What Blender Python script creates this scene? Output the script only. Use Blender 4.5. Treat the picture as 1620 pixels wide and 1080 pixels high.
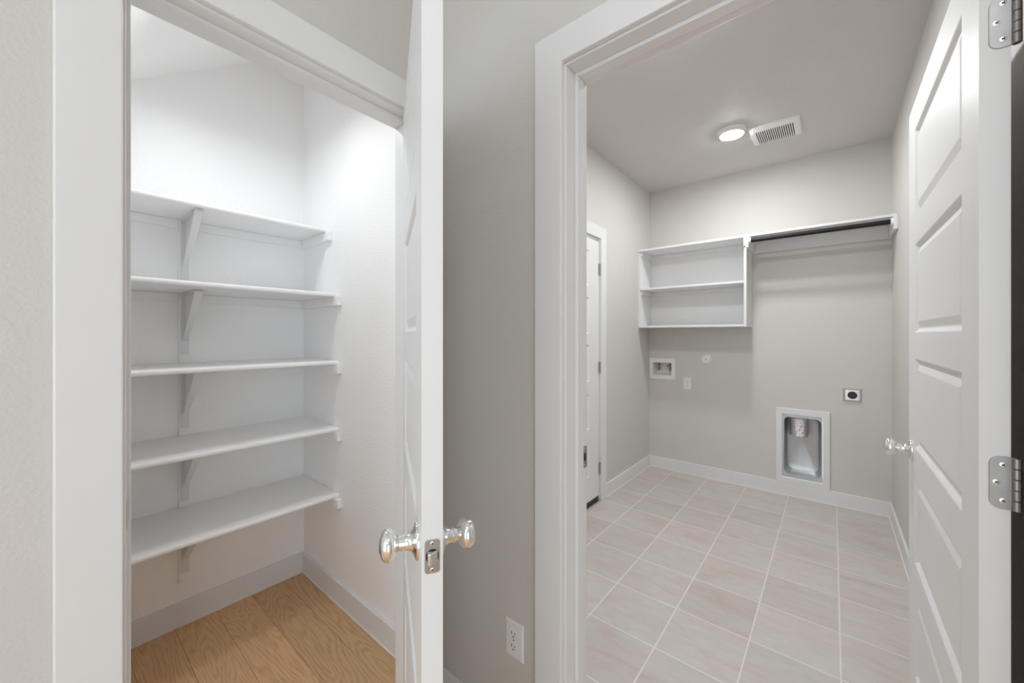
import bpy, bmesh, math, random
from mathutils import Vector
random.seed(7)
for o in list(bpy.data.objects): bpy.data.objects.remove(o)
S = bpy.context.scene
COL = S.collection
R = math.radians

# ------------------------------------------------------------------ camera, world, exposure
CAM_H = 1.315
F_PX = 612.5
YAW = math.atan(507 / 612.5)
cd = bpy.data.cameras.new('camera')
cam = bpy.data.objects.new('camera', cd)
COL.objects.link(cam)
cam.location = (0, 0, CAM_H)
cam.rotation_euler = (math.pi / 2, 0, YAW)
cd.sensor_width = 36
cd.lens = F_PX / 1620 * 36
cd.shift_y = -10.5 / 1620
cd.clip_start = 0.02
S.camera = cam
S.view_settings.view_transform = 'Standard'
S.view_settings.look = 'None'
S.view_settings.gamma = 1
S.view_settings.use_curve_mapping = False
S.view_settings.exposure = 0.0
W = bpy.data.worlds.new('world')
S.world = W
W.use_nodes = True
W.node_tree.nodes['Background'].inputs[0].default_value = (0.80, 0.915, 1, 1)
W.node_tree.nodes['Background'].inputs[1].default_value = 3.05
S.cycles.max_bounces = 20
S.cycles.diffuse_bounces = 14
LAUNDRY_LAMP = 300.0
PANTRY_LAMP = 88.0
HALL_LAMP = 88.0

# ------------------------------------------------------------------ materials
MATS = {}
def mat(name, col=(.8, .8, .8), rough=.5, metal=0, spec=.5):
    m = bpy.data.materials.new(name)
    m.use_nodes = True
    b = m.node_tree.nodes['Principled BSDF']
    b.inputs['Base Color'].default_value = (*col, 1)
    b.inputs['Roughness'].default_value = rough
    b.inputs['Metallic'].default_value = metal
    b.inputs['Specular IOR Level'].default_value = spec
    MATS[name] = m
    return m
def nd(m, t, **kw):
    n = m.node_tree.nodes.new(t)
    for k, v in kw.items():
        if k in n.inputs.keys(): n.inputs[k].default_value = v
        else: setattr(n, k, v)
    return n
def lk(m, a, ao, b, bi): m.node_tree.links.new(a.outputs[ao], b.inputs[bi])
def bsdf(m): return m.node_tree.nodes['Principled BSDF']
def bump(m, scale, strength, dist, detail=3, stretch=(1, 1, 1)):
    tc = nd(m, 'ShaderNodeTexCoord'); mp = nd(m, 'ShaderNodeMapping'); mp.inputs['Scale'].default_value = stretch
    n = nd(m, 'ShaderNodeTexNoise', Scale=scale, Detail=detail, Roughness=.55)
    b = nd(m, 'ShaderNodeBump', Strength=strength, Distance=dist)
    lk(m, tc, 'Object', mp, 'Vector'); lk(m, mp, 'Vector', n, 'Vector'); lk(m, n, 'Fac', b, 'Height')
    lk(m, b, 'Normal', bsdf(m), 'Normal')
def tint(m, c1, c2, scale, detail=3, stretch=(1, 1, 1)):
    tc = nd(m, 'ShaderNodeTexCoord'); mp = nd(m, 'ShaderNodeMapping'); mp.inputs['Scale'].default_value = stretch
    n = nd(m, 'ShaderNodeTexNoise', Scale=scale, Detail=detail)
    r = nd(m, 'ShaderNodeValToRGB')
    r.color_ramp.elements[0].position = .3; r.color_ramp.elements[0].color = (*c1, 1)
    r.color_ramp.elements[1].position = .7; r.color_ramp.elements[1].color = (*c2, 1)
    lk(m, tc, 'Object', mp, 'Vector'); lk(m, mp, 'Vector', n, 'Vector'); lk(m, n, 'Fac', r, 'Fac'); lk(m, r, 'Color', bsdf(m), 'Base Color')

m = mat('beige_paint', (.61, .592, .565), .6, 0, .35); tint(m, (.60, .582, .556), (.62, .602, .574), 2.5); bump(m, 110, .32, .004, 2)
m = mat('white_wall_paint', (.80, .80, .805), .42, 0, .5); tint(m, (.895, .895, .895), (.905, .905, .905), 2.0); bump(m, 95, .42, .004, 2)
m = mat('white_trim', (.78, .78, .785), .34, 0, .5); tint(m, (.725, .725, .728), (.74, .74, .743), 4); bump(m, 30, .03, .002, 2, (1, 1, .15))
m = mat('white_door', (.78, .78, .785), .42, 0, .4); tint(m, (.725, .725, .728), (.74, .74, .743), 4); bump(m, 160, .04, .001, 2, (1, 1, .08))
m = mat('white_shelf', (.78, .78, .785), .4, 0, .4); tint(m, (.865, .865, .868), (.88, .88, .883), 3); bump(m, 60, .04, .001, 2, (.3, 1, 1))
m = mat('white_melamine', (.76, .76, .765), .42, 0, .4); tint(m, (.745, .745, .75), (.765, .765, .77), 3); bump(m, 60, .04, .001, 2, (.3, 1, 1))
m = mat('white_plastic', (.80, .80, .80), .35); tint(m, (.79, .79, .79), (.81, .81, .81), 6)
m = mat('caulk', (.82, .82, .80), .5); tint(m, (.80, .80, .78), (.84, .84, .82), 8)
m = mat('chrome', (.86, .87, .88), .05, 1); tint(m, (.85, .86, .87), (.88, .89, .9), 5)
m = mat('satin_nickel', (.38, .375, .37), .36, 1); tint(m, (.35, .345, .34), (.40, .395, .39), 40); bump(m, 220, .05, .0005, 2, (1, 1, .1))
m = mat('bright_screw', (.74, .73, .71), .25, 1); tint(m, (.7, .69, .67), (.78, .77, .75), 50)
m = mat('stainless', (.68, .68, .68), .28, 1); tint(m, (.62, .62, .62), (.72, .72, .72), 20)
m = mat('dark_slot', (.012, .012, .012), .6); tint(m, (.01, .01, .01), (.015, .015, .015), 6)
m = mat('black_plastic', (.018, .018, .02), .4); tint(m, (.015, .015, .016), (.022, .022, .024), 10)
m = mat('black_rod', (.016, .016, .018), .5, 0, .25); tint(m, (.013, .013, .014), (.02, .02, .022), 12)
m = mat('brass', (.36, .27, .17), .35, 1); tint(m, (.30, .22, .14), (.42, .32, .2), 30)
m = mat('red_handle', (.45, .16, .15), .4); tint(m, (.42, .14, .13), (.5, .2, .18), 30)
m = mat('grout', (.70, .67, .63), .8, 0, .2); tint(m, (.67, .64, .60), (.73, .70, .66), 12); bump(m, 200, .2, .001)
m = mat('duct_gasket', (.42, .42, .42), .6); tint(m, (.38, .38, .38), (.46, .46, .46), 20)

# galvanised pan: drawn sheet metal with faint streaks
m = mat('galvanised', (.60, .61, .62), .46, 1); tint(m, (.50, .51, .52), (.64, .65, .66), 9, 4, (1, 1, .4)); bump(m, 14, .15, .004, 3)

# duct stub: foil with printed pink and violet marks
m = mat('printed_foil', (.6, .6, .6), .3, .85)
tc = nd(m, 'ShaderNodeTexCoord'); mp = nd(m, 'ShaderNodeMapping'); mp.inputs['Scale'].default_value = (1, .3, .55)
n = nd(m, 'ShaderNodeTexNoise', Scale=70., Detail=3.)
r = nd(m, 'ShaderNodeValToRGB'); e = r.color_ramp.elements
e[0].position = .34; e[0].color = (.22, .16, .55, 1); e[1].position = .42; e[1].color = (.78, .76, .78, 1)
q = e.new(.57); q.color = (.78, .76, .78, 1); q = e.new(.64); q.color = (.60, .08, .28, 1)
sx = nd(m, 'ShaderNodeSeparateXYZ'); lt = nd(m, 'ShaderNodeMath', operation='COMPARE'); lt.inputs[1].default_value = .007; lt.inputs[2].default_value = .027
mx = nd(m, 'ShaderNodeMix', data_type='RGBA'); mx.inputs[6].default_value = (.60, .60, .60, 1)
mi = nd(m, 'ShaderNodeMath', operation='SUBTRACT'); mi.inputs[0].default_value = .95
lk(m, tc, 'Object', mp, 'Vector'); lk(m, mp, 'Vector', n, 'Vector'); lk(m, n, 'Fac', r, 'Fac')
lk(m, tc, 'Object', sx, 'Vector'); lk(m, sx, 'X', lt, 0); lk(m, lt, 0, mx, 0); lk(m, r, 'Color', mx, 7)
lk(m, mx, 2, bsdf(m), 'Base Color'); lk(m, lt, 0, mi, 1); lk(m, mi, 0, bsdf(m), 'Metallic')

# ceramic tile: warm grey with rosy streaks running across the room, each tile shifted
m = mat('ceramic_tile', (.5, .45, .42), .42, 0, .35)
tc = nd(m, 'ShaderNodeTexCoord'); oi = nd(m, 'ShaderNodeObjectInfo')
cmb = nd(m, 'ShaderNodeCombineXYZ'); ml = nd(m, 'ShaderNodeMath', operation='MULTIPLY'); ml.inputs[1].default_value = 37.
lk(m, oi, 'Random', ml, 0); lk(m, ml, 0, cmb, 'X'); lk(m, ml, 0, cmb, 'Z')
ad = nd(m, 'ShaderNodeVectorMath', operation='ADD'); lk(m, tc, 'Object', ad, 0); lk(m, cmb, 0, ad, 1)
mp = nd(m, 'ShaderNodeMapping'); mp.inputs['Scale'].default_value = (.42, 1.25, 1); lk(m, ad, 0, mp, 'Vector')
n1 = nd(m, 'ShaderNodeTexNoise', Scale=7., Detail=6., Roughness=.6, Distortion=.6); lk(m, mp, 'Vector', n1, 'Vector')
r1 = nd(m, 'ShaderNodeValToRGB'); e = r1.color_ramp.elements
e[0].position = .30; e[0].color = (.505, .430, .382, 1); e[1].position = .70; e[1].color = (.535, .525, .495, 1)
q = e.new(.43); q.color = (.552, .480, .453, 1); q = e.new(.55); q.color = (.550, .510, .482, 1)
lk(m, n1, 'Fac', r1, 'Fac')
n2 = nd(m, 'ShaderNodeTexNoise', Scale=26., Detail=5., Roughness=.7); lk(m, mp, 'Vector', n2, 'Vector')
r2 = nd(m, 'ShaderNodeValToRGB'); r2.color_ramp.elements[0].position = .3; r2.color_ramp.elements[0].color = (.93, .93, .93, 1)
r2.color_ramp.elements[1].position = .7; r2.color_ramp.elements[1].color = (1.05, 1.05, 1.05, 1); lk(m, n2, 'Fac', r2, 'Fac')
mx = nd(m, 'ShaderNodeMix', data_type='RGBA', blend_type='MULTIPLY'); mx.inputs[0].default_value = 1
lk(m, r1, 'Color', mx, 6); lk(m, r2, 'Color', mx, 7)
hv = nd(m, 'ShaderNodeHueSaturation'); mr = nd(m, 'ShaderNodeMapRange'); mr.inputs[3].default_value = .95; mr.inputs[4].default_value = 1.05
lk(m, oi, 'Random', mr, 0); lk(m, mr, 0, hv, 'Value'); lk(m, mx, 2, hv, 'Color'); lk(m, hv, 'Color', bsdf(m), 'Base Color')
bp = nd(m, 'ShaderNodeBump', Strength=.08, Distance=.002); lk(m, n2, 'Fac', bp, 'Height'); lk(m, bp, 'Normal', bsdf(m), 'Normal')

# oak: cathedral figure from contour lines of a stretched noise field, pores, per-plank shift
m = mat('oak', (.45, .27, .14), .45, 0, .35)
tc = nd(m, 'ShaderNodeTexCoord'); oi = nd(m, 'ShaderNodeObjectInfo')
cmb = nd(m, 'ShaderNodeCombineXYZ'); ml = nd(m, 'ShaderNodeMath', operation='MULTIPLY'); ml.inputs[1].default_value = 53.
lk(m, oi, 'Random', ml, 0); lk(m, ml, 0, cmb, 'X'); lk(m, ml, 0, cmb, 'Y')
ad = nd(m, 'ShaderNodeVectorMath', operation='ADD'); lk(m, tc, 'Object', ad, 0); lk(m, cmb, 0, ad, 1)
mp = nd(m, 'ShaderNodeMapping'); mp.inputs['Scale'].default_value = (1.15, 7.5, 1); lk(m, ad, 0, mp, 'Vector')
n1 = nd(m, 'ShaderNodeTexNoise', Scale=1., Detail=3., Roughness=.38, Distortion=.15); lk(m, mp, 'Vector', n1, 'Vector')
mu = nd(m, 'ShaderNodeMath', operation='MULTIPLY'); mu.inputs[1].default_value = 150.; lk(m, n1, 'Fac', mu, 0)
sn = nd(m, 'ShaderNodeMath', operation='SINE'); lk(m, mu, 0, sn, 0)
mpp = nd(m, 'ShaderNodeMapping'); mpp.inputs['Scale'].default_value = (9, 300, 1); lk(m, ad, 0, mpp, 'Vector')
n2 = nd(m, 'ShaderNodeTexNoise', Scale=1., Detail=3., Roughness=.6); lk(m, mpp, 'Vector', n2, 'Vector')
a1 = nd(m, 'ShaderNodeMath', operation='MULTIPLY_ADD'); a1.inputs[1].default_value = .085; lk(m, sn, 0, a1, 0)
a2 = nd(m, 'ShaderNodeMath', operation='MULTIPLY_ADD'); a2.inputs[1].default_value = .8; a2.inputs[2].default_value = .08; lk(m, n2, 'Fac', a2, 0); lk(m, a2, 0, a1, 2)
r1 = nd(m, 'ShaderNodeValToRGB'); e = r1.color_ramp.elements
e[0].position = .25; e[0].color = (.46, .27, .14, 1); e[1].position = .72; e[1].color = (.76, .50, .285, 1)
q = e.new(.45); q.color = (.66, .415, .225, 1)
lk(m, a1, 0, r1, 'Fac')
hv = nd(m, 'ShaderNodeHueSaturation'); mr = nd(m, 'ShaderNodeMapRange'); mr.inputs[3].default_value = .86; mr.inputs[4].default_value = 1.1
lk(m, oi, 'Random', mr, 0); lk(m, mr, 0, hv, 'Value'); lk(m, r1, 'Color', hv, 'Color'); lk(m, hv, 'Color', bsdf(m), 'Base Color')
bp = nd(m, 'ShaderNodeBump', Strength=.12, Distance=.001); lk(m, a1, 0, bp, 'Height'); lk(m, bp, 'Normal', bsdf(m), 'Normal')

def lamp_mat(name, strength, col=(.95, .98, 1)):
    m = bpy.data.materials.new(name); m.use_nodes = True
    nt = m.node_tree; nt.nodes.clear()
    em = nt.nodes.new('ShaderNodeEmission'); out = nt.nodes.new('ShaderNodeOutputMaterial')
    em.inputs[0].default_value = (*col, 1); em.inputs[1].default_value = strength
    nt.links.new(em.outputs[0], out.inputs[0]); MATS[name] = m
lamp_mat('laundry_lens', LAUNDRY_LAMP)
lamp_mat('pantry_lens', PANTRY_LAMP)
lamp_mat('hall_lens', HALL_LAMP)

# ------------------------------------------------------------------ mesh helpers
class MB:
    """collects geometry (world or local coordinates) for one mesh object"""
    def __init__(s): s.v, s.f, s.m = [], [], []
    def add(s, vs, fs, mi=0):
        k = len(s.v); s.v += [tuple(p) for p in vs]
        for f in fs: s.f.append([k + i for i in f]); s.m.append(mi)
        return s
    def box(s, x0, x1, y0, y1, z0, z1, mi=0):
        v = [(x, y, z) for x in (x0, x1) for y in (y0, y1) for z in (z0, z1)]
        return s.add(v, [(0, 1, 3, 2), (4, 6, 7, 5), (0, 4, 5, 1), (2, 3, 7, 6), (0, 2, 6, 4), (1, 5, 7, 3)], mi)
    def prism(s, pts, fn, d0, d1, mi=0):
        """extrude polygon pts (a,b) from d0 to d1; fn(a,b,d) -> xyz"""
        n = len(pts)
        v = [fn(a, b, d0) for a, b in pts] + [fn(a, b, d1) for a, b in pts]
        f = [tuple(range(n))[::-1], tuple(range(n, 2 * n))] + [(i, (i + 1) % n, n + (i + 1) % n, n + i) for i in range(n)]
        return s.add(v, f, mi)
    def rings(s, loops, close0=False, close1=False, mi=0):
        """loft between closed loops of equal length"""
        n = len(loops[0]); v = [p for l in loops for p in l]; f = []
        for k in range(len(loops) - 1):
            for i in range(n):
                j = (i + 1) % n
                f.append((k * n + i, k * n + j, (k + 1) * n + j, (k + 1) * n + i))
        if close0: f.append(tuple(range(n))[::-1])
        if close1: f.append(tuple(range((len(loops) - 1) * n, len(loops) * n)))
        return s.add(v, f, mi)
    def lathe(s, prof, fn, n=32, mi=0):
        """prof: list of (r, h); fn(a, b, h) -> xyz"""
        loops = [[fn(r * math.cos(2 * math.pi * i / n), r * math.sin(2 * math.pi * i / n), h) for i in range(n)] for r, h in prof]
        return s.rings(loops, True, True, mi)
    def build(s, name, mats, parent=None, bevel=0, seg=2, smooth=False, local=False):
        off = Vector((0, 0, 0))
        if parent is not None and not local: off = WORLD_OFF.get(parent.name, Vector((0, 0, 0)))
        me = bpy.data.meshes.new(name)
        me.from_pydata([tuple(Vector(p) - off) for p in s.v], [], s.f)
        for mn in ([mats] if isinstance(mats, str) else mats): me.materials.append(MATS[mn])
        for p, mi in zip(me.polygons, s.m): p.material_index = mi
        bm = bmesh.new(); bm.from_mesh(me)
        bmesh.ops.recalc_face_normals(bm, faces=bm.faces)
        if bevel:
            es = [e for e in bm.edges if len(e.link_faces) == 2 and e.calc_face_angle(0) > .6]
            bmesh.ops.bevel(bm, geom=es, offset=bevel, segments=seg, profile=.5, affect='EDGES', clamp_overlap=True)
        bm.to_mesh(me); bm.free()
        if smooth:
            me.polygons.foreach_set('use_smooth', [True] * len(me.polygons))
            me.set_sharp_from_angle(angle=R(32))
        me.update()
        return link(name, me, parent, off if parent is None else None)
WORLD_OFF = {}
def link(name, me, parent=None, off=None):
    o = bpy.data.objects.new(name, me); COL.objects.link(o)
    if parent is not None:
        o.parent = parent
        WORLD_OFF[o.name] = WORLD_OFF.get(parent.name, Vector((0, 0, 0)))
    return o
def recentre(o, p):
    """move the origin of a top-level mesh to world point p"""
    p = Vector(p)
    for v in o.data.vertices: v.co -= p
    o.location = p; WORLD_OFF[o.name] = p
def tag(o, label, cat, group=None, kind=None):
    o['label'] = label; o['category'] = cat
    if group: o['group'] = group
    if kind: o['kind'] = kind
    return o
def thing(name, loc, label, cat, group=None, kind=None, rz=0):
    o = bpy.data.objects.new(name, None); COL.objects.link(o)
    o.location = loc; o.rotation_euler = (0, 0, rz); o.empty_display_size = .05
    WORLD_OFF[o.name] = Vector(loc)
    return tag(o, label, cat, group, kind)
def bx(name, x0, x1, y0, y1, z0, z1, m, parent=None, bevel=0, seg=2, local=False):
    return MB().box(x0, x1, y0, y1, z0, z1).build(name, m, parent, bevel, seg, local=local)
def rrect(a0, a1, b0, b1, r, n=6):
    pts = []
    for cxx, cyy, st in ((a1 - r, b1 - r, 0), (a0 + r, b1 - r, 90), (a0 + r, b0 + r, 180), (a1 - r, b0 + r, 270)):
        for k in range(n + 1):
            t = R(st + 90 * k / n); pts.append((cxx + r * math.cos(t), cyy + r * math.sin(t)))
    return pts
def child(src, parent, loc):
    o = bpy.data.objects.new(src.name.split('.')[0], src.data); COL.objects.link(o); o.parent = parent; o.location = loc
    return o

def wall(name, axis, d0, d1, u0, u1, z0, z1, holes, mlow, mhigh, label):
    """slab normal to axis with rectangular holes (u0,u1,z0,z1)"""
    us = sorted({u0, u1, *[h[0] for h in holes], *[h[1] for h in holes]})
    zs = sorted({z0, z1, *[h[2] for h in holes], *[h[3] for h in holes]})
    full = lambda i, j: 0 <= i < len(us) - 1 and 0 <= j < len(zs) - 1 and not any(
        h[0] <= (us[i] + us[i + 1]) / 2 <= h[1] and h[2] <= (zs[j] + zs[j + 1]) / 2 <= h[3] for h in holes)
    P = (lambda d, u, z: (d, u, z)) if axis == 'X' else (lambda d, u, z: (u, d, z))
    b = MB()
    for i in range(len(us) - 1):
        for j in range(len(zs) - 1):
            if not full(i, j): continue
            a, c, e, g = us[i], us[i + 1], zs[j], zs[j + 1]
            b.add([P(d0, a, e), P(d0, c, e), P(d0, c, g), P(d0, a, g)], [(0, 1, 2, 3)], 0)
            b.add([P(d1, a, e), P(d1, c, e), P(d1, c, g), P(d1, a, g)], [(0, 1, 2, 3)], 1)
            for di, dj, q in ((-1, 0, (a, e, a, g)), (1, 0, (c, e, c, g)), (0, -1, (a, e, c, e)), (0, 1, (a, g, c, g))):
                if not full(i + di, j + dj):
                    b.add([P(d0, q[0], q[1]), P(d1, q[0], q[1]), P(d1, q[2], q[3]), P(d0, q[2], q[3])], [(0, 1, 2, 3)], 1)
    me = bpy.data.meshes.new(name)
    me.from_pydata(b.v, [], b.f)
    for mn in (mlow, mhigh): me.materials.append(MATS[mn])
    for p, mi in zip(me.polygons, b.m): p.material_index = mi
    bm = bmesh.new(); bm.from_mesh(me); bmesh.ops.remove_doubles(bm, verts=bm.verts, dist=1e-5)
    bmesh.ops.recalc_face_normals(bm, faces=bm.faces); bm.to_mesh(me); bm.free()
    return tag(link(name, me), label, 'wall', None, 'structure')

# ------------------------------------------------------------------ the plan (metres, camera over the origin)
XP = -1.118            # hall face of the wall with the pantry door
XPI = -1.238           # pantry face of it
YW = .932              # hall face of the wall with the laundry door
YL = 1.052             # laundry face of it
CEIL = 2.743
PB, PR, PL = -2.28, .927, -.14        # pantry back, right, left
LB, LL, LR = 3.90, -1.425, .331       # laundry back, left, right
P0, P1 = .1076, .8226                 # pantry clear opening (jamb faces)
L0, L1 = -.575, .2505                  # laundry clear opening
HEAD = 2.070
JT = .019                             # jamb thickness
CW, CT, RV = .0915, .017, .006        # casing width, thickness, reveal
DT = .036                             # door thickness
HX1, HY0 = 1.7, -2.8                  # hall extent

# dryer box and washer box holes in the back wall
DB = (-.322, -.058, .148, .665)
WBX = (-1.393, -1.204, .915, 1.045)
D3A, D3B = 1.99, 2.806                # side door clear opening along Y

wall('wall_left', 'X', XPI, XP, HY0, YW, 0, CEIL, [(P0 - JT, P1 + JT, 0, HEAD + JT)], 'white_wall_paint', 'beige_paint',
     'beige hall wall with the pantry doorway cut in it')
wall('wall_front', 'Y', YW, YL, XPI, HX1, 0, CEIL, [(L0 - JT, L1 + JT, 0, HEAD + JT)], 'beige_paint', 'beige_paint',
     'beige hall wall with the laundry doorway cut in it')
wall('wall_pantry_right', 'Y', PR, YL, PB, XPI, 0, CEIL + .6, [], 'white_wall_paint', 'white_wall_paint',
     'white textured pantry wall at the shelf ends')
wall('wall_pantry_back', 'X', PB - .12, PB, PL - .12, YL, 0, CEIL + .6, [], 'white_wall_paint', 'white_wall_paint',
     'white pantry wall behind the five shelves')
wall('wall_pantry_left', 'Y', PL - .12, PL, PB, XPI, 0, CEIL, [], 'white_wall_paint', 'white_wall_paint',
     'white pantry wall under the low end of the sloped ceiling')
wall('wall_laundry_left', 'X', LL - .12, LL, YL, LB, 0, CEIL, [(D3A - JT, D3B + JT, 0, HEAD + JT)], 'beige_paint', 'beige_paint',
     'beige laundry wall holding the closed side door')
wall('wall_back', 'Y', LB, LB + .14, LL - .12, LR + .12, 0, CEIL, [DB, WBX], 'beige_paint', 'beige_paint',
     'beige laundry wall behind the shelves and washer hookups')
wall('wall_right', 'X', LR, LR + .12, YL, LB, 0, CEIL, [], 'beige_paint', 'beige_paint',
     'beige laundry wall behind the open laundry door')
wall('wall_hall_right', 'X', HX1, HX1 + .12, HY0, YL, 0, CEIL, [(-2.4, -.6, 0, 2.2)], 'beige_paint', 'beige_paint', 'beige wall on the far side of the hall with an opening added for daylight')  # side opening added and sized to balance daylight on the hall walls
wall('wall_hall_back', 'Y', HY0 - .12, HY0, XPI, HX1 + .12, 0, CEIL, [(-1.1, .7, .02, 2.70)], 'beige_paint', 'beige_paint',
     'beige hall wall with a wide opening added to let in daylight')  # unglazed, unseen opening added and sized for the light it lets in

tag(bx('ceiling', LL - .12, LR + .12, YL, LB + .14, CEIL, CEIL + .1, 'beige_paint'), 'beige textured laundry ceiling with lamp and fan cover', 'ceiling', None, 'structure')
tag(bx('ceiling', XPI, HX1 + .12, HY0 - .12, YL, CEIL, CEIL + .1, 'white_wall_paint'), 'flat white hall ceiling', 'ceiling', None, 'structure')
SL = lambda y: 2.391 + .707 * (y - .238)         # sloped pantry ceiling, under a stair
b = MB()
b.prism([(PL - .12, SL(PL - .12)), (YL, SL(YL)), (YL, SL(YL) + .12), (PL - .12, SL(PL - .12) + .12)], lambda a, c, d: (d, a, c), PB - .12, XPI + .001)
tag(b.build('ceiling', 'white_wall_paint'), 'white sloped pantry ceiling rising to the corner', 'ceiling', None, 'structure')

# ---- laundry floor: screed with grout, one object per ceramic tile
fl = bx('floor', LL - .12, LR + .12, YW + .06, LB + .14, -.1, -.0008, 'grout')
tag(fl, 'laundry floor of pinkish beige tiles with pale grout', 'floor', None, 'structure')
xs = [.025 + .3017 * k for k in range(-6, 3)]
ys = [1.6385 + .3007 * k for k in range(-3, 10)]
G = .0028
for i in range(len(xs) - 1):
    for j in range(len(ys) - 1):
        x0, x1 = max(xs[i] + G, LL + .002), min(xs[i + 1] - G, LR - .002)
        y0, y1 = max(ys[j] + G, YW + .062), min(ys[j + 1] - G, LB - .002)
        if x1 - x0 < .02 or y1 - y0 < .02: continue
        c = Vector(((x0 + x1) / 2, (y0 + y1) / 2, -.006))
        t = MB().box(x0 - c.x, x1 - c.x, y0 - c.y, y1 - c.y, 0, .006).build('tile', 'ceramic_tile', fl, .0012, 1, local=True)
        t.location = c

# ---- pantry and hall floor: oak planks
pf = bx('floor', PB - .12, XP, PL - .12, YL, -.1, -.010, 'dark_slot')
tag(pf, 'pantry floor of wide honey oak planks', 'floor', None, 'structure')
y = .372 - .148 * 4
k = 0
while y < PR:
    y0, y1 = max(y, PL) + .0004, min(y + .148, PR) - .0004
    if y1 - y0 > .01:
        joint = PB + [.52, .93, .30, 2.0, .75, 2.0, 2.0, 2.0, 2.0][k % 9]
        cuts = [PB, joint, XP] if joint < XP - .05 and y < .3 else [PB, XP]
        for a, c in zip(cuts[:-1], cuts[1:]):
            ctr = Vector(((a + c) / 2, (y0 + y1) / 2, -.012))
            t = MB().box(a + .0004 - ctr.x, c - .0004 - ctr.x, y0 - ctr.y, y1 - ctr.y, 0, .012).build('plank', 'oak', pf, .0008, 1, local=True)
            t.location = ctr
    y += .148; k += 1
hf = bx('floor', XP, HX1 + .12, HY0 - .12, YW + .06, -.1, -.010, 'dark_slot')
tag(hf, 'hall floor of honey oak boards outside both doorways', 'floor', None, 'structure')
y = .372 - .148 * 23
k = 0
while y < YW + .06:
    y0, y1 = max(y, HY0 - .12) + .0004, min(y + .148, YW + .06) - .0004
    cuts = [XP, XP + .35 + (k * .77) % 1.9, HX1 + .12]
    for a, c in zip(cuts[:-1], cuts[1:]):
        if y1 - y0 < .01: continue
        ctr = Vector(((a + c) / 2, (y0 + y1) / 2, -.012))
        t = MB().box(a + .0004 - ctr.x, c - .0004 - ctr.x, y0 - ctr.y, y1 - ctr.y, 0, .012).build('plank', 'oak', hf, .0008, 1, local=True)
        t.location = ctr
    y += .148; k += 1

# ------------------------------------------------------------------ baseboards
BH, BT = .106, .014
def base(name, x0, x1, y0, y1, face, label):
    """face: which side is the room ('+x','-x','+y','-y')"""
    o = bx(name, x0, x1, y0, y1, .002, BH, 'white_trim', None, .0025, 2)
    tag(o, label, 'baseboard', None, 'structure')
    g = .004
    f = {'+x': (x1, x1 + g, y0, y1), '-x': (x0 - g, x0, y0, y1), '+y': (x0, x1, y1, y1 + g), '-y': (x0, x1, y0 - g, y0)}[face]
    bx('caulk_bead', *f, 0, g, 'caulk', o)
    return o
base('baseboard_pantry_back', PB, PB + BT, PL, PR, '+x', 'white baseboard under the pantry shelves')
base('baseboard_pantry_right', PB + BT, XPI, PR - BT, PR, '-y', 'white baseboard along the pantry wall at the shelf ends')
base('baseboard_back', LL, LR, LB - BT, LB, '-y', 'white baseboard running below the dryer vent box')
base('baseboard_laundry_left', LL, LL + BT, D3B + RV + CW, LB - BT, '+x', 'short white baseboard between side door and laundry corner')
base('baseboard_right', LR - BT, LR, YL, LB - BT, '-x', 'white baseboard behind the open laundry door')
base('baseboard_front', XP + .001, L0 - RV - CW, YW - BT, YW, '-y', 'short white baseboard below the hall outlet')
base('baseboard_left', XP, XP + BT, HY0, P0 - RV - CW, '+x', 'white baseboard along the hall before the pantry door')

# ------------------------------------------------------------------ door frames
def frame(name, axis, face, back, sgn, a, c, z, door_at_face, label, strike=None, hinge_cut=None):
    """jambs, stops, casing round an opening a..c along the wall; face = casing side plane, back = other plane,
    sgn = direction of the casing from the wall"""
    loc = ((face, (a + c) / 2, 0) if axis == 'X' else ((a + c) / 2, face, 0))
    t = thing(name, loc, label, 'door frame', None, 'structure')
    def B(nm, u0, u1, d0, d1, z0, z1, bv=.002, mt='white_trim'):
        d0, d1 = min(d0, d1), max(d0, d1)
        return bx(nm, d0, d1, u0, u1, z0, z1, mt, t, bv) if axis == 'X' else bx(nm, u0, u1, d0, d1, z0, z1, mt, t, bv)
    B('jamb', a - JT + .001, a, face, back, .001, z + JT - .001)
    B('jamb', c, c + JT - .001, face, back, .001, z + JT - .001)
    B('jamb', a, c, face, back, z, z + JT - .001)
    # stop strip beside the closed door
    if door_at_face: s0 = face - sgn * (DT + .003); s1 = s0 - sgn * .035
    else: s1 = back + sgn * (DT + .003); s0 = s1 + sgn * .035
    st = .011
    B('stop', a, a + st, s0, s1, .001, z, .002)
    B('stop', c - st, c, s0, s1, .001, z, .002)
    B('stop', a + st, c - st, s0, s1, z - st, z, .002)
    f2 = face + sgn * CT
    o0, o1, i0, i1, zi = a - RV - CW, c + RV + CW, a - RV, c + RV, z + RV
    pts = [(o0, .001), (i0, .001), (i0, zi), (i1, zi), (i1, .001), (o1, .001), (o1, zi + CW), (o0, zi + CW)]
    fn = (lambda p, q, d: (d, p, q)) if axis == 'X' else (lambda p, q, d: (p, d, q))
    MB().prism(pts, fn, face, f2).build('casing', 'white_trim', t, .003, 2)
    return t, B
f1, B1 = frame('trim_1', 'X', XP, XPI, 1, P0, P1, HEAD, True, 'white flat casing and jambs round the pantry doorway')
f2, B2 = frame('trim_2', 'Y', YW, YL, -1, L0, L1, HEAD, False, 'white flat casing and jambs round the laundry doorway')
f3, B3 = frame('trim_3', 'X', LL, LL - .12, 1, D3A, D3B, HEAD, True, 'white casing round the closed side door in the laundry')
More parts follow.
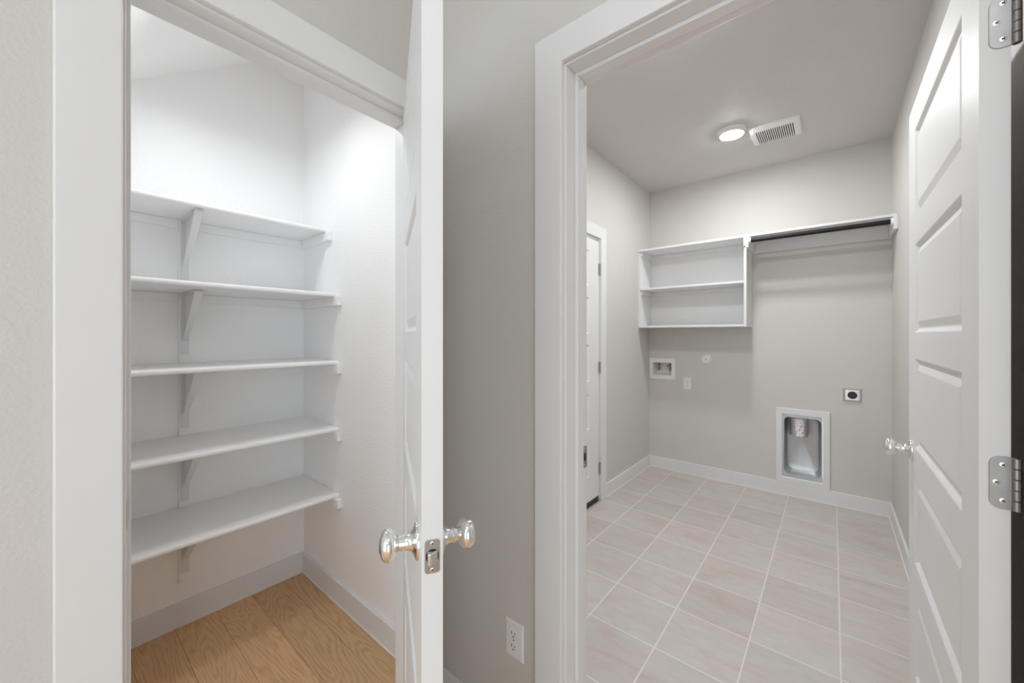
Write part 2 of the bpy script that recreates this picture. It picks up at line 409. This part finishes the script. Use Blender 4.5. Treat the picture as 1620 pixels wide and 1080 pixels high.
# strike plates let into the latch jambs
def strike(fr, axis, u, d0, d1, z0, z1, sgn):
    b = MB()
    pts = rrect(min(d0, d1), max(d0, d1), z0, z1, .004, 3)
    fn = (lambda p, q, d: (p, d, q)) if axis == 'X' else (lambda p, q, d: (d, p, q))
    b.prism(pts, fn, u - sgn * .001, u + sgn * .0012)
    o = b.build('strike_plate', 'satin_nickel', fr); o['label'] = 'satin nickel strike plate'
    zc = (z0 + z1) / 2; dc = (d0 + d1) / 2; w = abs(d1 - d0)
    h = MB(); h.prism(rrect(dc - w * .22, dc + w * .22, zc - .012, zc + .012, .004, 3), fn, u + sgn * .0008, u + sgn * .0016); h.build('latch_hole', 'dark_slot', o)
    for zz in (z0 + .008, z1 - .008):
        q = MB(); q.lathe([(.0001, 0), (.0036, 0), (.0036, .0008), (.0001, .0011)], lambda p, r_, h_: fn(dc + p, zz + r_, u + sgn * (.0011 + h_)), 12)
        q.build('screw', 'bright_screw', o, smooth=True)
strike(f1, 'X', P0, XP - .036, XP - .004, .914, .972, 1)
strike(f2, 'Y', L0, YL - .028, YL - .002, .916, .980, 1)

# ------------------------------------------------------------------ doors: five flat panels, moulded
PANELS = [(.235, .497), (.594, .863), (.959, 1.240), (1.322, 1.600), (1.690, 1.962)]
STILE = .118
def rect(x0, x1, y, z0, z1): return [(x0, y, z0), (x1, y, z0), (x1, y, z1), (x0, y, z1)]
def screw_mb(fn, r=.0042):
    """countersunk screw with a cross recess; fn(a, b, h) -> xyz"""
    b = MB(); b.lathe([(r * 1.02, 0), (r, .0007), (r * .6, .0010), (.0002, .0010)], fn, 16)
    return b
def cross_mb(fn, r=.0026, w=.0006):
    b = MB()
    for a0, a1, b0, b1 in ((-r, r, -w, w), (-w, w, -r, r)):
        b.prism([(a0, b0), (a1, b0), (a1, b1), (a0, b1)], lambda p, q, d: fn(p * .766 - q * .643, p * .643 + q * .766, d), .0008, .0012)
    return b
def add_screw(parent, fn, r=.0042):
    s = screw_mb(fn, r).build('screw', 'bright_screw', parent, smooth=True, local=True)
    cross_mb(fn, r * .62, r * .15).build('cross_slot', 'dark_slot', parent, local=True)
    return s
def knob(parent, x, y, z, sy, name='knob'):
    """round chrome knob, axis along sy*y in the door's frame"""
    prof = [(.0330, 0), (.0335, .003), (.0325, .0055), (.0285, .0075), (.0225, .0095), (.0170, .0125), (.0145, .0165), (.0138, .021),
            (.0138, .026), (.0150, .0275), (.0150, .0300), (.0128, .0310), (.0128, .0345), (.0150, .0360)]
    fn = lambda a, b, h: (x + a, y + sy * h, z + b)
    r_ = MB().lathe(prof + [(.0002, .0365)], fn, 40).build('rosette', 'chrome', parent, smooth=True, local=True)
    r_['label'] = 'chrome rosette and stem'
    kp = [(.0002, .0345), (.0140, .0355), (.0195, .0385), (.0245, .0425), (.0278, .0475), (.0285, .0525), (.0275, .0575), (.0250, .0615),
          (.0220, .0640), (.0190, .0652), (.0182, .0648), (.0168, .0652), (.0130, .0672), (.0080, .0684), (.0002, .0688)]
    k = MB().lathe(kp, fn, 40).build(name, 'chrome', parent, smooth=True, local=True)
    k['label'] = 'polished chrome door knob'
    return k
def hinge(parent, z, s, kr=.006):
    """3.5 inch hinge: leaf on the door edge, knuckles on the pin axis at the local origin"""
    b = MB()
    w, hh, r = .031, .0455, .0145
    # door leaf lies on the plane x = .002 and runs from the pin towards the far face
    pts = []
    y1 = -s * w
    prof = [(0, -hh), (w - r, -hh)] + [(w - r + r * math.sin(R(t)), -hh + r - r * math.cos(R(t))) for t in range(15, 91, 15)] + \
           [(w - r + r * math.cos(R(t)), hh - r + r * math.sin(R(t))) for t in range(0, 91, 15)] + [(0, hh)]
    b.prism(prof, lambda p, q, d: (d, -s * p, z + q), .0002, .0022)
    o = b.build('hinge', 'satin_nickel', parent, .0004, 1, local=True)
    o['label'] = 'satin nickel butt hinge'
    n = 5; seg = 2 * hh / n
    for k in range(n):
        q = MB().lathe([(kr - .0008, 0), (kr, .0008), (kr, seg - .0016), (kr - .0008, seg - .0008)],
                       lambda a_, b_, h: (a_, b_, z - hh + k * seg + h), 18)
        q.build('knuckle', 'satin_nickel', o, smooth=True, local=True)
    for dz, yy in ((.031, .015), (0, .0225), (-.031, .015)):
        add_screw(o, lambda p, q, d, yy=yy, dz=dz: (.0002 - d, -s * (yy + p), z + dz + q), .0043)
    return o
def door(name, pin, rz, s, width, label, z0=.012, top=2.052, knobs=(1, 1), latch=True, cat='door', hz=(.25, 1.059, 1.858), stile=STILE, kr=.006):
    t = thing(name, (pin[0], pin[1], 0), label, cat, None, 'structure', rz)
    x0, x1 = .002, .002 + width
    ya, yb = sorted((-s * .006, -s * (.006 + DT)))
    b = MB()
    zs = [z0] + [q for p in PANELS for q in p] + [top]
    xa, xb = x0 + stile, x1 - stile
    for yy in (ya, yb):
        b.add(rect(x0, xa, yy, z0, top), [(0, 1, 2, 3)]); b.add(rect(xb, x1, yy, z0, top), [(0, 1, 2, 3)])
        for k in range(0, len(zs), 2): b.add(rect(xa, xb, yy, zs[k], zs[k + 1]), [(0, 1, 2, 3)])
    b.add([(x0, ya, z0), (x0, yb, z0), (x0, yb, top), (x0, ya, top)], [(0, 1, 2, 3)])
    b.add([(x1, ya, z0), (x1, yb, z0), (x1, yb, top), (x1, ya, top)], [(0, 1, 2, 3)])
    b.add([(x0, ya, z0), (x1, ya, z0), (x1, yb, z0), (x0, yb, z0)], [(0, 1, 2, 3)])
    b.add([(x0, ya, top), (x1, ya, top), (x1, yb, top), (x0, yb, top)], [(0, 1, 2, 3)])
    slab = b.build('slab', 'white_door', t, local=True)
    for a_, c_ in PANELS:
        h2 = (c_ - a_) / 2; cz = (a_ + c_) / 2; hw = (xb - xa) / 2; cxm = (xa + xb) / 2
        p = MB(); yc = (ya + yb) / 2; hy = DT / 2
        for sg in (-1, 1):
            L = []
            for inset, dep in ((0, 0), (.003, .0015), (.011, .0085), (.0145, .0095), (.017, .0090), (.034, .0032), (.036, .0028)):
                L.append(rect(-hw + inset, hw - inset, sg * (hy - dep), -h2 + inset, h2 - inset))
            p.rings(L, False, True)
        o = p.build('panel', 'white_door', t, smooth=False, local=True)
        o.location = (cxm, yc, cz)
    for z in hz: hinge(t, z, s, kr)
    kz = .940
    kx = x1 - .060
    if knobs[0]: knob(t, kx, -s * .006, kz, s)
    if knobs[1]: knob(t, kx, -s * (.006 + DT), kz, -s)
    if latch:
        yc = (ya + yb) / 2
        fn = lambda p, q, d: (x1 + d, yc + p, kz + q)
        lp = MB().prism(rrect(-.0127, .0127, -.0285, .0285, .0055, 4), fn, -.001, .0012).build('latch_plate', 'satin_nickel', t, .0004, 1, local=True)
        lp['label'] = 'satin nickel latch face plate'
        pts = [(-.0085 * s, 0), (.0085 * s, 0), (.0085 * s, .004), (-.0085 * s + .004 * s, .012), (-.0085 * s, .012)]
        MB().prism(pts, lambda p, q, d: (x1 + .001 + q, yc + p, kz + d), -.0095, .0105).build('latch_bolt', 'bright_screw', lp, .0025, 3, local=True)
        MB().prism(rrect(-.0108, .0108, -.0118, .0128, .0105, 6), fn, .0011, .0014).build('latch_hole', 'dark_slot', lp, local=True)
        for zz in (-.0222, .0222): add_screw(lp, lambda p, q, d, zz=zz: (x1 + .0012 + d, yc + p, kz + zz + q), .0038)
    return t
door('door_1', (XP + .006, P1 - .0015), R(-32.35), 1, .711, 'white panelled pantry door standing half open, latch edge outward')
door('door_2', (L1 - .0080, YL + .006), R(90), -1, .813, 'white panelled laundry door swung fully open against the laundry wall')
door3 = door('door_3', (LL + .004, D3B - .002), R(-90), 1, .811, 'white closed side door with three nickel hinges', z0=.046, hz=(.26, 1.058, 1.833), latch=False, knobs=(1, 0), stile=.152, kr=.009)
bx('door_sweep', .002, .811, -.040, -.008, .012, .046, 'black_plastic', door3, .001, 1, local=True)['label'] = 'black rubber sweep'
sill = bx('sill', LL - .12, LL + .012, D3A + .001, D3B - .001, .001, .011, 'stainless', f3, .002)

# ------------------------------------------------------------------ pantry shelves
VB = (.386, .426)
SH = [(1.852, .305, 'uppermost and shallowest white pantry shelf, with nothing above it'),
      (1.520, .405, 'second white pantry shelf down, directly below the shallow top shelf'),
      (1.188, .405, 'middle white pantry shelf, third of the five'),
      (.860, .405, 'fourth white pantry shelf down, directly above the lowest'),
      (.533, .405, 'lowest white pantry shelf, nearest the oak floor')]
def bracket(parent, z, yc):
    D, V = .265, .21
    b = MB()
    X0 = PB + .018
    b.box(X0, X0 + .004, yc - .014, yc + .014, z - V - .065, z - .002)            # leg on the board
    b.box(X0, X0 + D, yc - .014, yc + .014, z - .006, z - .002)                    # arm under the shelf
    # diagonal channel, wider at the top
    top0, bot0 = Vector((X0 + D - .012, 0, z - .006)), Vector((X0 + .003, 0, z - V))
    d = (top0 - bot0).normalized(); n = Vector((d.z, 0, -d.x))
    loops = []
    for p, w, h in ((bot0, .010, .004), (bot0.lerp(top0, .5), .012, .010), (top0, .0145, .004)):
        q0, q1 = p, p + n * h
        loops.append([(q0.x, yc - w, q0.z), (q1.x, yc - w, q1.z), (q1.x, yc + w, q1.z), (q0.x, yc + w, q0.z)])
    b.rings(loops, True, True)
    # web between arm and leg
    b.add([(X0 + .004, yc - .001, z - .006), (X0 + D - .03, yc - .001, z - .006), (X0 + .004, yc - .001, z - V + .02),
           (X0 + .004, yc + .001, z - .006), (X0 + D - .03, yc + .001, z - .006), (X0 + .004, yc + .001, z - V + .02)],
          [(0, 1, 2), (3, 5, 4), (0, 3, 4, 1), (1, 4, 5, 2), (2, 5, 3, 0)])
    o = b.build('bracket', 'white_trim', parent, .0008, 1)
    for zz in (z - .035, z - V - .045):
        q = MB().lathe([(.0045, 0), (.004, .0012), (.0002, .0016)], lambda p, r_, h, zz=zz: (X0 + .004 + h, yc + p, zz + r_), 14)
        q.build('screw', 'white_trim', o, smooth=True)
    return o
for i, (z, dep, lab) in enumerate(SH):
    xf = PB + dep
    t = thing('pantry_shelf', (PB, (PL + PR) / 2, z - .019), lab, 'shelf', 'shelves in the pantry')
    b = MB()
    prof = [(PB + .001, z - .019), (xf - .006, z - .019), (xf - .002, z - .017), (xf, z - .0125), (xf, z - .0065), (xf - .002, z - .002), (xf - .006, z), (PB + .001, z)]
    b.prism(prof, lambda a, c, d: (a, d, c), PL + .001, PR - .001)
    b.build('board', 'white_shelf', t)
    for y0, y1 in ((PL + .001, VB[0] - .001), (VB[1] + .001, PR - .023)):
        bx('back_cleat', PB + .0005, PB + .018, y0, y1, z - .057, z - .0195, 'white_shelf', t, .0015)
    bx('side_cleat', PB + .0005, xf + .030, PR - .0225, PR - .0005, z - .061, z - .0195, 'white_shelf', t, .0015)
    bx('side_cleat', PB + .0005, xf + .030, PL + .0005, PL + .0185, z - .058, z - .0195, 'white_shelf', t, .0015)
    bx('upright', PB + .0005, PB + .018, VB[0], VB[1], (SH[i + 1][0] + .0005 if i < 4 else .196), z - .0195, 'white_shelf', t, .0015)
    bracket(t, z - .019, (VB[0] + VB[1]) / 2)

# ------------------------------------------------------------------ laundry shelf unit, long shelf and hanging rod
YF = LB - .303
ZT, ZM, ZB = 2.120, 1.754, 1.400
DV0, DV1 = -.551, -.532
su = thing('wall_shelf_unit', ((LL + DV1) / 2, LB, 1.38), 'white open wall shelf unit with two compartments above the washer hookups', 'shelf unit')
bx('side_panel', LL + .0005, LL + .019, YF + .012, LB - .001, ZB - .019, ZT - .0195, 'white_melamine', su, .001)
bx('side_panel', DV0, DV1, YF - .002, LB - .001, ZB - .019, ZT - .0195, 'white_melamine', su, .001)['label'] = 'white divider panel'
bx('back_panel', LL + .0195, DV0 - .0005, LB - .007, LB - .001, ZB - .018, ZT - .020, 'white_melamine', su)
for nm, z, yf in (('shelf_board', ZM, YF + .004), ('shelf_board', ZB, YF)):
    bx(nm, LL + .0195, DV0 - .0005, yf, LB - .0075, z - .019, z, 'white_melamine', su, .003, 2)
for z in (ZT - .0195, ZM - .0195):
    bx('cleat', LL + .0195, LL + .037, YF + .02, LB - .008, z - .038, z - .0005, 'white_melamine', su, .001)
    bx('cleat', LL + .0375, DV0 - .001, LB - .025, LB - .0075, z - .038, z - .0005, 'white_melamine', su, .001)
ls = thing('long_shelf', ((LL + LR) / 2, LB, ZT - .019), 'long white shelf spanning the laundry wall above unit and hanging rod', 'shelf')
bx('board', LL + .001, DV1 - .004, YF, LB - .001, ZT - .019, ZT, 'white_melamine', ls, .003, 2)
bx('board', DV1 - .003, LR - .001, YF, LB - .001, ZT - .019, ZT, 'white_melamine', ls, .003, 2)
bx('back_cleat', DV1 + .019, LR - .020, LB - .019, LB - .001, ZT - .110, ZT - .0195, 'white_melamine', ls, .0015)
bx('side_cleat', DV1 + .0005, DV1 + .0185, YF - .042, LB - .001, ZT - .110, ZT - .0195, 'white_melamine', ls, .0015)
bx('side_cleat', LR - .0195, LR - .0005, YF - .042, LB - .001, ZT - .110, ZT - .0195, 'white_melamine', ls, .0015)
bx('end_cap', DV0 - .001, DV1 + .004, YF - .014, YF - .0025, ZT - .090, ZT + .001, 'white_melamine', ls, .0012)
cr = thing('hanging_rod', (-.1, YF - .010, 2.066), 'black hanging rod below the long laundry shelf', 'rod')
RY, RZ = YF - .010, 2.066
q = MB().lathe([(.0165, DV1 + .030), (.0165, LR - .030)], lambda a, c, h: (h, RY + a, RZ + c), 24).build('pole', 'black_rod', cr, smooth=True)
for xx, sg in ((DV1 + .0188, 1), (LR - .0198, -1)):
    q = MB().lathe([(.030, 0), (.030, .003), (.024, .004), (.023, .014), (.018, .0145)], lambda a, c, h: (xx + sg * h, RY + a, RZ + c), 24)
    q.build('socket', 'white_plastic', cr, smooth=True)['label'] = 'white rod socket'

# ------------------------------------------------------------------ fittings on the laundry back wall
FY = lambda a, c, d: (a, LB - d, c)          # plane fittings: (x, z, depth out of the wall)
# washer hookup box
wb = thing('washer_box', (-1.298, LB, .874), 'white recessed washer hookup box with two brass valves', 'utility box')
def frame_rings(x0, x1, z0, z1, i0, i1, j0, j1, t):
    L = lambda a, c, e, g, d: [FY(a, e, d), FY(c, e, d), FY(c, g, d), FY(a, g, d)]
    return [L(x0, x1, z0, z1, 0), L(x0, x1, z0, z1, t - .002), L(x0 + .002, x1 - .002, z0 + .002, z1 - .002, t), L(i0 - .002, i1 + .002, j0 - .002, j1 + .002, t),
            L(i0, i1, j0, j1, t - .002), L(i0, i1, j0, j1, -.004)]
MB().rings(frame_rings(-1.4225, -1.173, .876, 1.084, -1.388, -1.209, .920, 1.040, .008)).build('frame', 'white_plastic', wb)
L = lambda a, c, e, g, d: [FY(a, e, d), FY(c, e, d), FY(c, g, d), FY(a, g, d)]
MB().rings([L(-1.388, -1.209, .920, 1.040, -.003), L(-1.386, -1.211, .922, 1.038, -.085)], False, True).build('recess', 'white_plastic', wb)
for xx, hm in ((-1.345, 'red_handle'), (-1.235, 'brass')):
    v = MB()
    v.lathe([(.011, .960), (.011, 1.000), (.015, 1.002), (.015, 1.015), (.009, 1.018), (.009, 1.037)], lambda a, c, h: (xx + a, LB + .045 + c, h), 16)
    v.lathe([(.007, 0), (.007, .022), (.010, .023), (.010, .028)], lambda a, c, h: (xx + a, LB + .036 - h, 1.008 + c), 14)
    vo = v.build('valve', 'brass', wb, smooth=True)
    vo['label'] = 'brass hose valve'
    MB().box(xx - .022, xx + .022, LB + .004, LB + .009, 1.002, 1.014).build('handle', hm, vo, .002, 2)
MB().lathe([(.020, 0), (.020, .004), (.015, .004), (.015, .001)], lambda a, c, h: (-1.292 + a, LB + .05 + c, .924 + h), 18).build('drain', 'white_plastic', wb, smooth=True)

# round cover
rc = thing('round_cover', (-.897, LB, 1.09), 'round white cover plate on the laundry wall below the shelf unit', 'cover plate')
fnr = lambda a, c, h: (-.897 + a, LB - h, 1.09 + c)
MB().lathe([(.0445, 0), (.0445, .006), (.042, .009), (.036, .010), (.034, .008), (.033, .008)], fnr, 32).build('ring', 'white_plastic', rc, smooth=True)
MB().lathe([(.0315, .004), (.0315, .015), (.029, .018), (.0002, .019)], fnr, 32).build('cap', 'white_plastic', rc, smooth=True)
MB().lathe([(.006, .018), (.006, .0205), (.0002, .0205)], fnr, 12).build('screw', 'satin_nickel', rc, smooth=True)

def duplex(name, x, z, ywall, label):
    t = thing(name, (x, ywall, z - .057), label, 'outlet')
    f = lambda a, c, d: (x + a, ywall - d, z + c)
    b = MB()
    lo = []
    for ins, d in ((0, 0), (0, .002), (.003, .0048), (.006, .0056)):
        lo.append([f(-.0355 + ins, -.057 + ins, d), f(.0355 - ins, -.057 + ins, d), f(.0355 - ins, .057 - ins, d), f(-.0355 + ins, .057 - ins, d)])
    b.rings(lo, True, True)
    b.build('plate', 'white_plastic', t)
    for zz in (-.0195, .0195):
        pts = [(.0172 * math.cos(R(k)), max(-.0142, min(.0142, .0172 * math.sin(R(k))))) for k in range(0, 360, 12)]
        r_ = MB().prism(pts, lambda a, c, d, zz=zz: f(a, c + zz, d), .005, .0078).build('receptacle', 'white_plastic', t, .0006, 1)
        for a0, a1, c0, c1 in ((-.0075, -.0052, -.001, .0085), (.0052, .0072, 0, .0075)):
            MB().prism([(a0, c0), (a1, c0), (a1, c1), (a0, c1)], lambda a, c, d, zz=zz: f(a, c + zz, d), .0076, .0081).build('slot', 'dark_slot', r_)
        MB().prism([(.0026 * math.cos(R(k)), -.0075 + .0026 * math.sin(R(k))) for k in range(0, 360, 30)], lambda a, c, d, zz=zz: f(a, c + zz, d), .0076, .0081).build('slot', 'dark_slot', r_)
    MB().lathe([(.0032, .0050), (.0030, .0064), (.0002, .0066)], lambda a, c, h: f(a, c, h), 14).build('screw', 'bright_screw', t, smooth=True)
    return t
duplex('wall_outlet', -.760, .370, YW, 'white duplex outlet beside the laundry door casing')
duplex('wall_outlet', -1.062, .851, LB, 'white duplex outlet below the washer hookup box')

# dryer receptacle
dr = thing('dryer_receptacle', (.1155, LB, .812), 'square steel plate with round black dryer receptacle', 'outlet')
fd = lambda a, c, d: (.1155 + a, LB - d, .860 + c)
lo = [[fd(-h1, -h2, d), fd(h1, -h2, d), fd(h1, h2, d), fd(-h1, h2, d)] for h1, h2, d in ((.054, .049, 0), (.054, .049, .002), (.042, .039, .016), (.040, .037, .0165))]
MB().rings(lo, True, True).build('plate', 'stainless', dr)
MB().lathe([(.028, .012), (.028, .0195), (.0265, .0205), (.0002, .0205)], fd, 32).build('socket', 'black_plastic', dr, smooth=True)['label'] = 'round black socket'
for a0, c0, w, h in ((-.013, .004, .003, .008), (.013, .004, .003, .008), (0, -.012, .005, .003), (0, .015, .004, .004)):
    MB().prism([(a0 - w, c0 - h), (a0 + w, c0 - h), (a0 + w, c0 + h), (a0 - w, c0 + h)], fd, .0200, .0209).build('slot', 'dark_slot', dr)

# recessed dryer vent box
dv = thing('dryer_vent_box', (-.19, LB, .102), 'recessed metal dryer vent box in a white frame above the baseboard', 'vent box')
MB().rings(frame_rings(-.363, -.015, .1065, .7125, DB[0], DB[1], DB[2], DB[3], .014)).build('frame', 'white_trim', dv)
nr = 6
def rl(x0, x1, z0, z1, r, d): return [FY(a, c, d) for a, c in rrect(x0, x1, z0, z1, r, nr)]
pan = MB()
pan.rings([rl(DB[0] + .001, DB[1] - .001, DB[2] + .001, DB[3] - .001, .002, .001), rl(-.309, -.068, .178, .643, .035, .001), rl(-.306, -.071, .181, .640, .034, -.004),
           rl(-.300, -.078, .190, .634, .040, -.075), rl(-.292, -.086, .200, .626, .040, -.095), rl(-.270, -.108, .222, .606, .030, -.105)], False, True)
pan.build('pan', 'galvanised', dv, smooth=True)['label'] = 'drawn galvanised metal pan with rounded corners'
du = MB()
ell = lambda r, h: [(-.213 + r * .060 * math.cos(R(k)), LB + .050 + r * .040 * math.sin(R(k)), h) for k in range(0, 360, 10)]
du.rings([ell(1, .640), ell(1.0, .60), ell(1, .49), ell(.96, .488), ell(.95, .60)])
duo = du.build('duct_stub', 'printed_foil', dv, smooth=True)
p = Vector((-.213, LB + .05, .56)) - WORLD_OFF[dv.name]
for v in duo.data.vertices: v.co -= p
duo.location = p
duo['label'] = 'foil duct stub with printed pink marks'
MB().rings([[(-.213 + r * .060 * math.cos(R(k)), LB + .050 + r * .040 * math.sin(R(k)), h) for k in range(0, 360, 10)] for r, h in ((1.08, .640), (1.08, .630), (1.005, .630))]).build('collar', 'duct_gasket', dv, smooth=True)

# ------------------------------------------------------------------ ceiling fittings
def lamp(name, loc, lens, label, tilt=0, r=.094):
    t = thing(name, loc, label, 'ceiling light')
    t.rotation_euler = (tilt, 0, 0)
    f = lambda a, c, h: (a, c, -h)
    MB().lathe([(r, 0), (r, .004), (r - .004, .012), (r - .016, .027), (r - .020, .029), (r - .0215, .029), (r - .0215, .018)], f, 48).build('trim_ring', 'white_plastic', t, smooth=True, local=True)
    MB().lathe([(r - .0218, .026), (r - .0223, .0302), (r - .026, .0318), (r - .036, .0326), (r - .055, .0332), (.0002, .0335)], f, 48).build('lens', lens, t, smooth=True, local=True)
    return t
lamp('ceiling_light', (-.545, 3.075, CEIL), 'laundry_lens', 'round white disc light beside the ceiling fan cover')
lamp('ceiling_light', (-.545, 1.80, CEIL), 'laundry_lens', 'round white disc light on the laundry ceiling near the doorway head')
pl = lamp('ceiling_light', (-1.66, .44, SL(.44) - .080), 'pantry_lens', 'round disc light on an added stem and shroud below the sloped pantry ceiling')
MB().lathe([(.045, -.002), (.045, 0), (.012, .004), (.012, .086)], lambda a, c, h: (a, c, h), 24).build('stem', 'white_plastic', pl, smooth=True, local=True)  # unseen stem added so the lamp can face straight down
MB().lathe([(.0745, .024), (.0745, .046), (.0780, .046), (.0780, .024)], lambda a, c, h: (a, c, -h), 40).build('added_shroud', 'white_plastic', pl, smooth=True, local=True)  # unseen shroud added to keep lamp light off the upper pantry walls
lamp('ceiling_light', (.25, -.30, CEIL), 'hall_lens', 'round disc light on the hall ceiling close to both doorways')
lamp('ceiling_light', (.25, -1.70, CEIL), 'hall_lens', 'unseen round disc light added on the hall ceiling towards the back opening')  # extra unseen lamp added to help light the hall

fc = thing('fan_cover', (-.307, 3.253, CEIL), 'square white louvred fan cover on the laundry ceiling', 'vent cover')
x0, x1, y0, y1 = -.453, -.161, 3.110, 3.396
i0, i1, j0, j1 = -.417, -.199, 3.170, 3.380
rr = lambda a, c, e, g, r, z: [(p, q, z) for p, q in rrect(a, c, e, g, r, 4)]
MB().rings([rr(x0, x1, y0, y1, .008, CEIL), rr(x0, x1, y0, y1, .008, CEIL - .008), rr(x0 + .006, x1 - .006, y0 + .006, y1 - .006, .006, CEIL - .016),
            rr(x0 + .015, x1 - .015, y0 + .015, y1 - .015, .005, CEIL - .019), rr(i0, i1, j0, j1, .001, CEIL - .019), rr(i0, i1, j0, j1, .001, CEIL - .002)]).build('cover', 'white_plastic', fc, smooth=True)
bx('shade_plate', i0, i1, j0, j1, CEIL - .003, CEIL - .001, 'dark_slot', fc)  # near-black plate stands in for the shade inside the fan opening
NS = 18
pitch = (i1 - i0) / NS
for k in range(NS + 1):
    xc = i0 + pitch * k
    a, c = max(xc - pitch * .26, i0), min(xc + pitch * .26, i1)
    bx('slat', a, c, j0, j1, CEIL - .0188, CEIL - .0160, 'white_plastic', fc)
